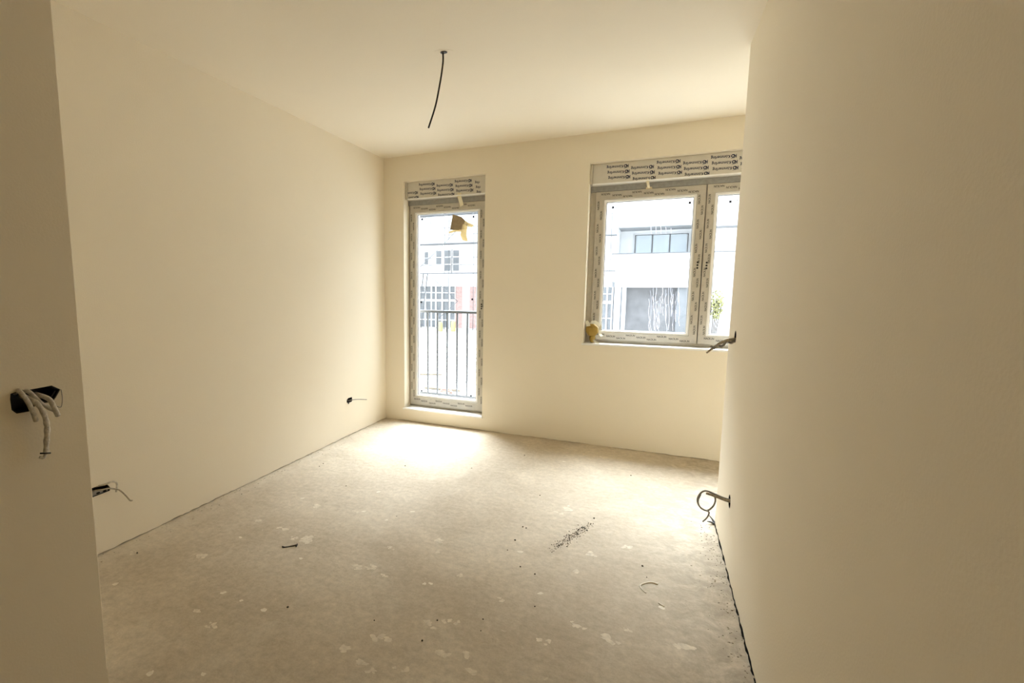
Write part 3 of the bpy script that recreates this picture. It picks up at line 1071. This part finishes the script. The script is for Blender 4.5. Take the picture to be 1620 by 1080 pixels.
# ------------------------------------------------------------------ outside: railing
rl = empty('balcony_railing', (0.55, 0.42, 0.15), 'grey metal balcony railing with upright bars outside the glazed door', 'railing')
part(MB().box(0.02, 1.20, 0.405, 0.435, 1.085, 1.112), 'top_rail', STEEL, rl, 0.003)
part(MB().box(0.02, 1.20, 0.408, 0.432, 0.195, 0.222), 'bottom_rail', STEEL, rl, 0.003)
b0 = None
for k in range(10):
    x = 0.056 + 0.1133 * k
    if b0 is None:
        b0 = part(MB().box(x - 0.008, x + 0.008, 0.412, 0.428, 0.222, 1.086), 'bar', STEEL, rl)
    else:
        o = b0.copy()
        COL.objects.link(o)
        o.parent = rl
        o.matrix_parent_inverse = b0.matrix_parent_inverse.copy()
        o.location = (0.1133 * k, 0, 0)
for x in (0.05, 1.17):
    part(MB().box(x - 0.015, x + 0.015, 0.345, 0.42, 1.06, 1.09), 'wall_bracket', STEEL, rl)
    part(MB().box(x - 0.015, x + 0.015, 0.345, 0.42, 0.20, 0.23), 'wall_bracket', STEEL, rl)

# ------------------------------------------------------------------ outside: yard and buildings
GZ = -1.35
EXW = mat('white_render', (0.74, 0.75, 0.76, 1), 0.9, 0.03, 2)
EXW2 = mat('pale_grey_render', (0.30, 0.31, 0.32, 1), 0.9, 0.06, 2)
EXG = mat('grey_board', (0.18, 0.19, 0.20, 1), 0.8, 0.1, 3)
EXLINE = mat('dull_grey_metal', (0.12, 0.125, 0.13, 1), 0.7)
EXTUBE = mat('galvanised_tube', (0.14, 0.143, 0.147, 1), 0.6)
EXPANE = mat('dark_far_glazing', (0.16, 0.17, 0.18, 1), 0.4, 0.12, 3)
EXBLUE = mat('pale_blue_far_glazing', (0.50, 0.555, 0.585, 1), 0.4, 0.05, 1)
EXBRICK = mat('red_brick', (0.40, 0.27, 0.25, 1), 0.9, 0.2, 8)
EXCONC = mat('raw_concrete', (0.21, 0.21, 0.215, 1), 0.9, 0.25, 1.5)
GRAVEL = mat('pale_gravel', (0.34, 0.33, 0.31, 1), 0.95, 0.35, 3.0, 0.6, 12)
YPLAST = mat('yellow_plastic', (0.40, 0.36, 0.16, 1), 0.6)
RPLAST = mat('red_orange_hose', (0.28, 0.15, 0.11, 1), 0.6)
WOOD = mat('weathered_wood', (0.17, 0.145, 0.11, 1), 0.9, 0.2, 6)
LEAF = mat('yellow_green_leaf', (0.24, 0.24, 0.10, 1), 0.8, 0.2, 4)
BARK = mat('grey_bark', (0.06, 0.055, 0.05, 1), 0.9, 0.2, 6)

gr = MB().box(-60, 45, 0.36, 70, GZ - 0.3, GZ).build('ground', GRAVEL)
tag(gr, 'pale gravel yard of the building site outside', None, None, 'structure')

# --- scaffolded building behind the glazed door
D = 26.0
b1 = empty('building', (-11, D, GZ), 'white house under scaffolding seen through the glazed door', 'building')
wm = MB()
GX = [-12.9, -12.17, -11.71, -11.36, -10.89, -10.33, -9.90]
wm.box(-20, -5.0, D, D + 0.4, 1.45, 9.5)
wm.box(-20, -12.9, D, D + 0.4, GZ, 1.45)
wm.box(-9.37, -8.86, D, D + 0.4, GZ, 1.45)
wm.box(-8.38, -5.0, D, D + 0.4, GZ, 1.45)
part(wm, 'facade', EXW, b1)
part(MB().box(-20, -5.0, D + 0.4, D + 9, GZ, 9.4), 'block', EXW2, b1)
part(MB().box(-9.88, -9.37, D + 0.02, D + 0.38, GZ, 1.45), 'brick_pier', EXBRICK, b1)
part(MB().box(-8.86, -8.38, D + 0.02, D + 0.38, GZ, 1.45), 'brick_pier', EXBRICK, b1)
gf = part(MB().box(-12.9, -9.88, D + 0.10, D + 0.14, GZ, 1.45), 'ground_floor_glazing', EXPANE, b1)
for x in GX[1:]:
    part(MB().box(x - 0.045, x + 0.045, D + 0.02, D + 0.10, GZ, 1.45), 'mullion', EXW, gf)
for z in (1.03, 0.50, -0.30, -0.85):
    w = 0.075 if z == 0.50 else 0.03
    part(MB().box(-12.9, -9.88, D + 0.03, D + 0.10, z - w, z + w), 'transom', EXW, gf)


def ext_window(root, x0, x1, z0, z1, nx, nz, y, pane_mat, fr=EXW):
    w = part(MB().box(x0 - 0.07, x1 + 0.07, y - 0.07, y - 0.02, z0 - 0.07, z1 + 0.07), 'window', fr, root)
    dx, dz = (x1 - x0) / nx, (z1 - z0) / nz
    for i in range(nx):
        for j in range(nz):
            part(MB().box(x0 + i * dx + 0.035, x0 + (i + 1) * dx - 0.035, y - 0.078, y - 0.071, z0 + j * dz + 0.035, z0 + (j + 1) * dz - 0.035), 'pane', pane_mat, w)


ext_window(b1, -12.20, -11.86, 2.92, 3.84, 1, 2, D, EXG)
ext_window(b1, -11.33, -10.87, 2.92, 3.88, 1, 2, D, EXG)
ext_window(b1, -10.72, -10.17, 2.46, 3.90, 1, 3, D, EXG)
ext_window(b1, -10.09, -9.58, 2.46, 3.90, 1, 3, D, EXG)
for x0, x1, z0, z1 in ((-12.4, -11.6, 5.6, 6.9), (-10.9, -9.9, 6.7, 8.0), (-8.0, -7.0, 2.4, 3.9), (-15.6, -14.6, 2.4, 3.9)):
    ext_window(b1, x0, x1, z0, z1, 2, 2, D, EXW2)
part(MB().box(-20, -5.0, D - 0.06, D, 1.45, 1.53), 'string_course', EXW, b1)
part(MB().box(-20.4, -4.6, D - 0.8, D + 9.2, 9.5, 9.75), 'roof', EXW2, b1)

# --- scaffold
sc = empty('scaffold', (-10.5, D - 1.2, GZ), 'grey tube scaffold with plank decks in front of the white house', 'scaffold')
Y0, Y1 = D - 1.5, D - 0.8
for x in (-16.6, -14.4, -12.25, -10.05, -8.05, -5.9):
    for y in (Y0, Y1):
        part(MB().tube([(x, y, GZ), (x, y, 8.2)], 0.021, 6, True, 1), 'standard', EXTUBE, sc)
for z in (2.33, 4.22, 6.08):
    part(MB().box(-16.8, -5.7, Y0 - 0.05, Y1 + 0.05, z - 0.06, z), 'deck', EXLINE, sc)
    part(MB().tube([(-16.8, Y0, z + 0.95), (-5.7, Y0, z + 0.95)], 0.021, 6, True, 1), 'guard_rail', EXTUBE, sc)
    part(MB().tube([(-16.8, Y0, z + 0.5), (-5.7, Y0, z + 0.5)], 0.021, 6, True, 1), 'guard_rail', EXTUBE, sc)
for (xa, za, xb, zb) in ((-12.25, 2.3, -10.05, 4.2), (-10.9, 2.0, -9.1, 0.5), (-9.1, 0.5, -10.4, -0.6), (-14.4, 2.3, -12.25, 4.2), (-10.05, 4.2, -8.05, 6.0)):
    part(MB().tube([(xa, Y0 - 0.04, za), (xb, Y0 - 0.04, zb)], 0.025, 6, True, 1), 'brace', EXTUBE, sc)
part(MB().bar((-12.4, Y1, GZ), (-11.9, Y1, 2.3), 0.05, 0.05), 'ladder_rail', EXLINE, sc)
part(MB().bar((-12.1, Y1, GZ), (-11.6, Y1, 2.3), 0.05, 0.05), 'ladder_rail', EXLINE, sc)
for k in range(9):
    t = (k + 0.5) / 9
    part(MB().bar((-12.4 + 0.5 * t, Y1, GZ + 3.65 * t), (-12.1 + 0.5 * t, Y1, GZ + 3.65 * t), 0.03, 0.03), 'ladder_rung', EXLINE, sc)

# --- white building with the balcony behind the window
E2 = 19.0
b2 = empty('building', (4, E2, GZ), 'white modern house with a recessed balcony seen through the two-casement window', 'building')
m = MB()
m.box(0.66, 14, E2, E2 + 0.3, 4.10, 7.5)
m.box(0.66, 0.86, E2, E2 + 0.3, 2.9, 4.10)
m.box(4.2, 14, E2, E2 + 0.3, 2.9, 4.10)
part(m, 'facade', EXW, b2)
part(MB().box(4.5, 6.2, E2 - 0.25, E2, 3.86, 3.93), 'canopy_edge', EXLINE, b2)
part(MB().box(0.66, 14, E2, E2 + 0.2, 1.66, 2.90), 'balcony_parapet', EXW, b2)
part(MB().box(0.62, 14, E2 - 0.05, E2 + 0.24, 2.88, 2.925), 'parapet_coping', EXLINE, b2)
part(MB().box(0.80, 14, E2 + 0.12, E2 + 3.5, 1.42, 1.66), 'floor_slab', EXW, b2)
part(MB().box(0.84, 0.86, E2 - 0.01, E2 + 0.02, 2.92, 4.10), 'corner_trim', EXLINE, b2)
part(MB().box(0.86, 4.9, E2 + 1.5, E2 + 1.8, 2.6, 4.10), 'balcony_back_wall', EXW, b2)
part(MB().box(0.66, 0.86, E2 + 0.3, E2 + 1.5, 1.66, 4.1), 'balcony_side_wall', EXW, b2)
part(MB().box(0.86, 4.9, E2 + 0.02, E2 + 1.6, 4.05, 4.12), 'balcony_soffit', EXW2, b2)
bw = part(MB().box(1.46, 3.80, E2 + 1.42, E2 + 1.5, 2.70, 3.90), 'balcony_window', EXW, b2)
for i in range(3):
    part(MB().box(1.56 + 0.73 * i, 1.56 + 0.73 * i + 0.66, E2 + 1.40, E2 + 1.42, 2.75, 3.82), 'pane', EXBLUE, bw)
for i in range(4):
    x = 1.52 + 0.735 * i
    part(MB().box(x - 0.02, x + 0.02, E2 + 1.37, E2 + 1.42, 2.75, 3.83), 'mullion', EXLINE, bw)
part(MB().box(1.50, 3.74, E2 + 1.37, E2 + 1.42, 3.82, 3.845), 'head_rail', EXLINE, bw)
# ground floor under the balcony
part(MB().box(1.29, 3.40, E2 + 1.0, E2 + 1.2, GZ, 1.42), 'recess_back_wall', EXCONC, b2)
part(MB().box(3.38, 4.55, E2 + 0.25, E2 + 0.7, GZ, 1.42), 'pier', EXG, b2)
part(MB().box(0.80, 1.06, E2 + 0.05, E2 + 0.4, GZ, 1.42), 'pier', EXW, b2)
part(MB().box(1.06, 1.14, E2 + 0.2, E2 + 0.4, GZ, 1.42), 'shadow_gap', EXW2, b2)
part(MB().box(1.14, 1.29, E2 + 0.05, E2 + 0.4, GZ, 1.42), 'pier', EXW, b2)
part(MB().box(4.55, 5.10, E2 + 0.2, E2 + 0.5, GZ, 1.42), 'side_wall', EXW, b2)
part(MB().box(5.10, 14, E2 + 0.1, E2 + 0.5, GZ, 1.42), 'side_wall', EXW, b2)
gz = part(MB().box(-0.6, 0.80, E2 + 0.3, E2 + 0.4, GZ, 1.42), 'ground_floor_glazing', EXG, b2)
for x in (-0.25, 0.10, 0.47, 0.70):
    part(MB().box(x - 0.03, x + 0.03, E2 + 0.22, E2 + 0.30, GZ, 1.42), 'mullion', EXW, gz)
for z, w in ((1.11, 0.02), (0.72, 0.065), (-0.02, 0.02), (-0.6, 0.03)):
    part(MB().box(-0.6, 0.73, E2 + 0.23, E2 + 0.30, z - w, z + w), 'transom', EXW, gz)
part(MB().box(-0.8, 0.66, E2 + 0.25, E2 + 0.5, 1.42, 7.0), 'link_wall', EXW, b2)
part(MB().box(-0.8, 14.2, E2 - 0.3, E2 + 9, 7.5, 7.75), 'roof', EXW2, b2)
part(MB().box(-0.7, 14, E2 + 3.6, E2 + 8.8, GZ, 7.5), 'block', EXW2, b2)

sc2 = empty('scaffold', (0.35, E2 - 0.4, GZ), 'narrow scaffold bay at the left edge of the balcony house', 'scaffold')
for x in (-0.35, 0.28, 0.58):
    part(MB().tube([(x, E2 - 0.3, GZ), (x, E2 - 0.3, 5.05)], 0.014, 6, True, 1), 'standard', EXTUBE, sc2)
for z in (2.15, 3.72):
    part(MB().box(-0.6, 0.82, E2 - 0.55, E2 - 0.1, z - 0.03, z + 0.015), 'deck', EXLINE, sc2)
for z in (2.65, 3.0, 4.2, 4.65):
    part(MB().tube([(-0.6, E2 - 0.3, z), (0.6, E2 - 0.3, z)], 0.011, 6, True, 1), 'guard_rail', EXLINE, sc2)
part(MB().tube([(0.1, E2 - 0.34, 1.5), (0.56, E2 - 0.34, 2.3)], 0.012, 6, True, 1), 'brace', EXLINE, sc2)
part(MB().box(0.575, 0.60, E2 - 0.32, E2 - 0.29, 2.9, 4.9), 'ladder_rail', EXLINE, sc2)

# bush beside the balcony house
bu = empty('bush', (4.95, E2 - 1.0, GZ), 'yellow-green bush at the right edge of the window view', 'bush')
m = MB()
for k in range(420):
    th, ph = random.uniform(0, 6.283), math.acos(random.uniform(-1, 1))
    r = random.random() ** 0.4
    c = Vector((4.78 + 0.27 * r * math.sin(ph) * math.cos(th), E2 - 1.0 + 0.27 * r * math.sin(ph) * math.sin(th), 0.72 + 0.66 * r * math.cos(ph)))
    a = Vector((random.uniform(-1, 1), random.uniform(-1, 1), random.uniform(-1, 1))).normalized()
    b = a.orthogonal().normalized()
    s = random.uniform(0.04, 0.075)
    m.add([c - a * s, c - b * s * 0.5, c + a * s, c + b * s * 0.5], [(0, 1, 2, 3)])
lf = part(m, 'foliage', LEAF, bu)
lf['kind'] = 'stuff'
for k in range(5):
    part(MB().tube([(4.78 + 0.02 * k, E2 - 1.0, GZ), (4.76 + 0.05 * (k - 2), E2 - 1.0 + 0.04 * k, -0.3), (4.78 + 0.1 * (k - 2), E2 - 1.0, 0.9)], 0.018, 6), 'stem', BARK, bu)

# things lying in the yard
for (x, y, h, lab) in ((-9.75, 23.2, 0.55, 'yellow plastic barrel left of the railing middle'), (-8.95, 23.4, 0.62, 'yellow plastic barrel right of the railing middle')):
    bo = empty('barrel', (x, y, GZ), lab + ' in the yard', 'barrel', 'yellow barrels in the yard')
    part(MB().tube([(x, y, GZ), (x, y, GZ + h * 0.1), (x, y, GZ + h * 0.5), (x, y, GZ + h * 0.9), (x, y, GZ + h)],
                   lambda t: 0.13 + 0.02 * math.sin(math.pi * t), 12, True, 3), 'body', YPLAST, bo)
    part(MB().tube([(x, y, GZ + h), (x, y, GZ + h + 0.03)], 0.10, 12, True, 1), 'lid', YPLAST, bo)
ho = MB()
ho.tube([(-2.30 + 0.16 * math.cos(a) * (1 - 0.02 * a), 6.9 + 0.16 * math.sin(a) * (1 - 0.02 * a), GZ + 0.02 + 0.006 * a) for a in [i * 0.5 for i in range(38)]], 0.02, 7, True, 2)
hoo = ho.build('hose_coil', RPLAST)
place_origin(hoo, (-2.30, 6.9, GZ))
tag(hoo, 'coiled red-orange hose on the gravel beyond the railing', 'hose')
for k, (x, y, a, l) in enumerate(((-2.55, 7.25, 0.05, 1.0), (-4.0, 9.0, 0.4, 1.2))):
    c, s = math.cos(a) * l / 2, math.sin(a) * l / 2
    pb = MB().bar((x - c, y - s, GZ + 0.03), (x + c, y + s, GZ + 0.03), 0.05, 0.12).build('plank', WOOD)
    place_origin(pb, (x, y, GZ))
    tag(pb, ('short weathered plank beside the red-orange hose', 'longer weathered plank farther out on the gravel')[k], 'plank', 'planks in the yard')
po = MB().tube([(-2.95, 6.6, GZ), (-2.96, 6.6, GZ + 0.75)], 0.018, 6, True, 1)
po.box(-2.99, -2.93, 6.57, 6.63, GZ + 0.68, GZ + 0.75)
poo = po.build('survey_peg', EXLINE)
place_origin(poo, (-2.95, 6.6, GZ))
tag(poo, 'thin grey peg standing in the gravel behind the railing', 'peg')
m = MB()
rnd = random.Random(4)
for k in range(500):
    y = rnd.uniform(5.0, 16)
    x = -0.32 * y - 0.2 + rnd.uniform(-2.2, 2.2)
    if abs(x + 2.4) < 1.0 and y < 8.2 or abs(x + 4.0) < 0.9 and 8.4 < y < 9.6:
        continue
    s = rnd.uniform(0.2, 1.0)
    fv, ff = facet(0, 0, 0, 0.08, 0.06, 0.05, k, 0.3, 3, 5)
    m.add([(x + p[0] * s, y + p[1] * s, GZ + 0.02 + p[2] * s) for p in fv], ff)
ru = m.build('rubble', GRAVEL)
place_origin(ru, (-3.5, 10, GZ))
tag(ru, 'scattered pale rubble over the yard', 'rubble', None, 'stuff')
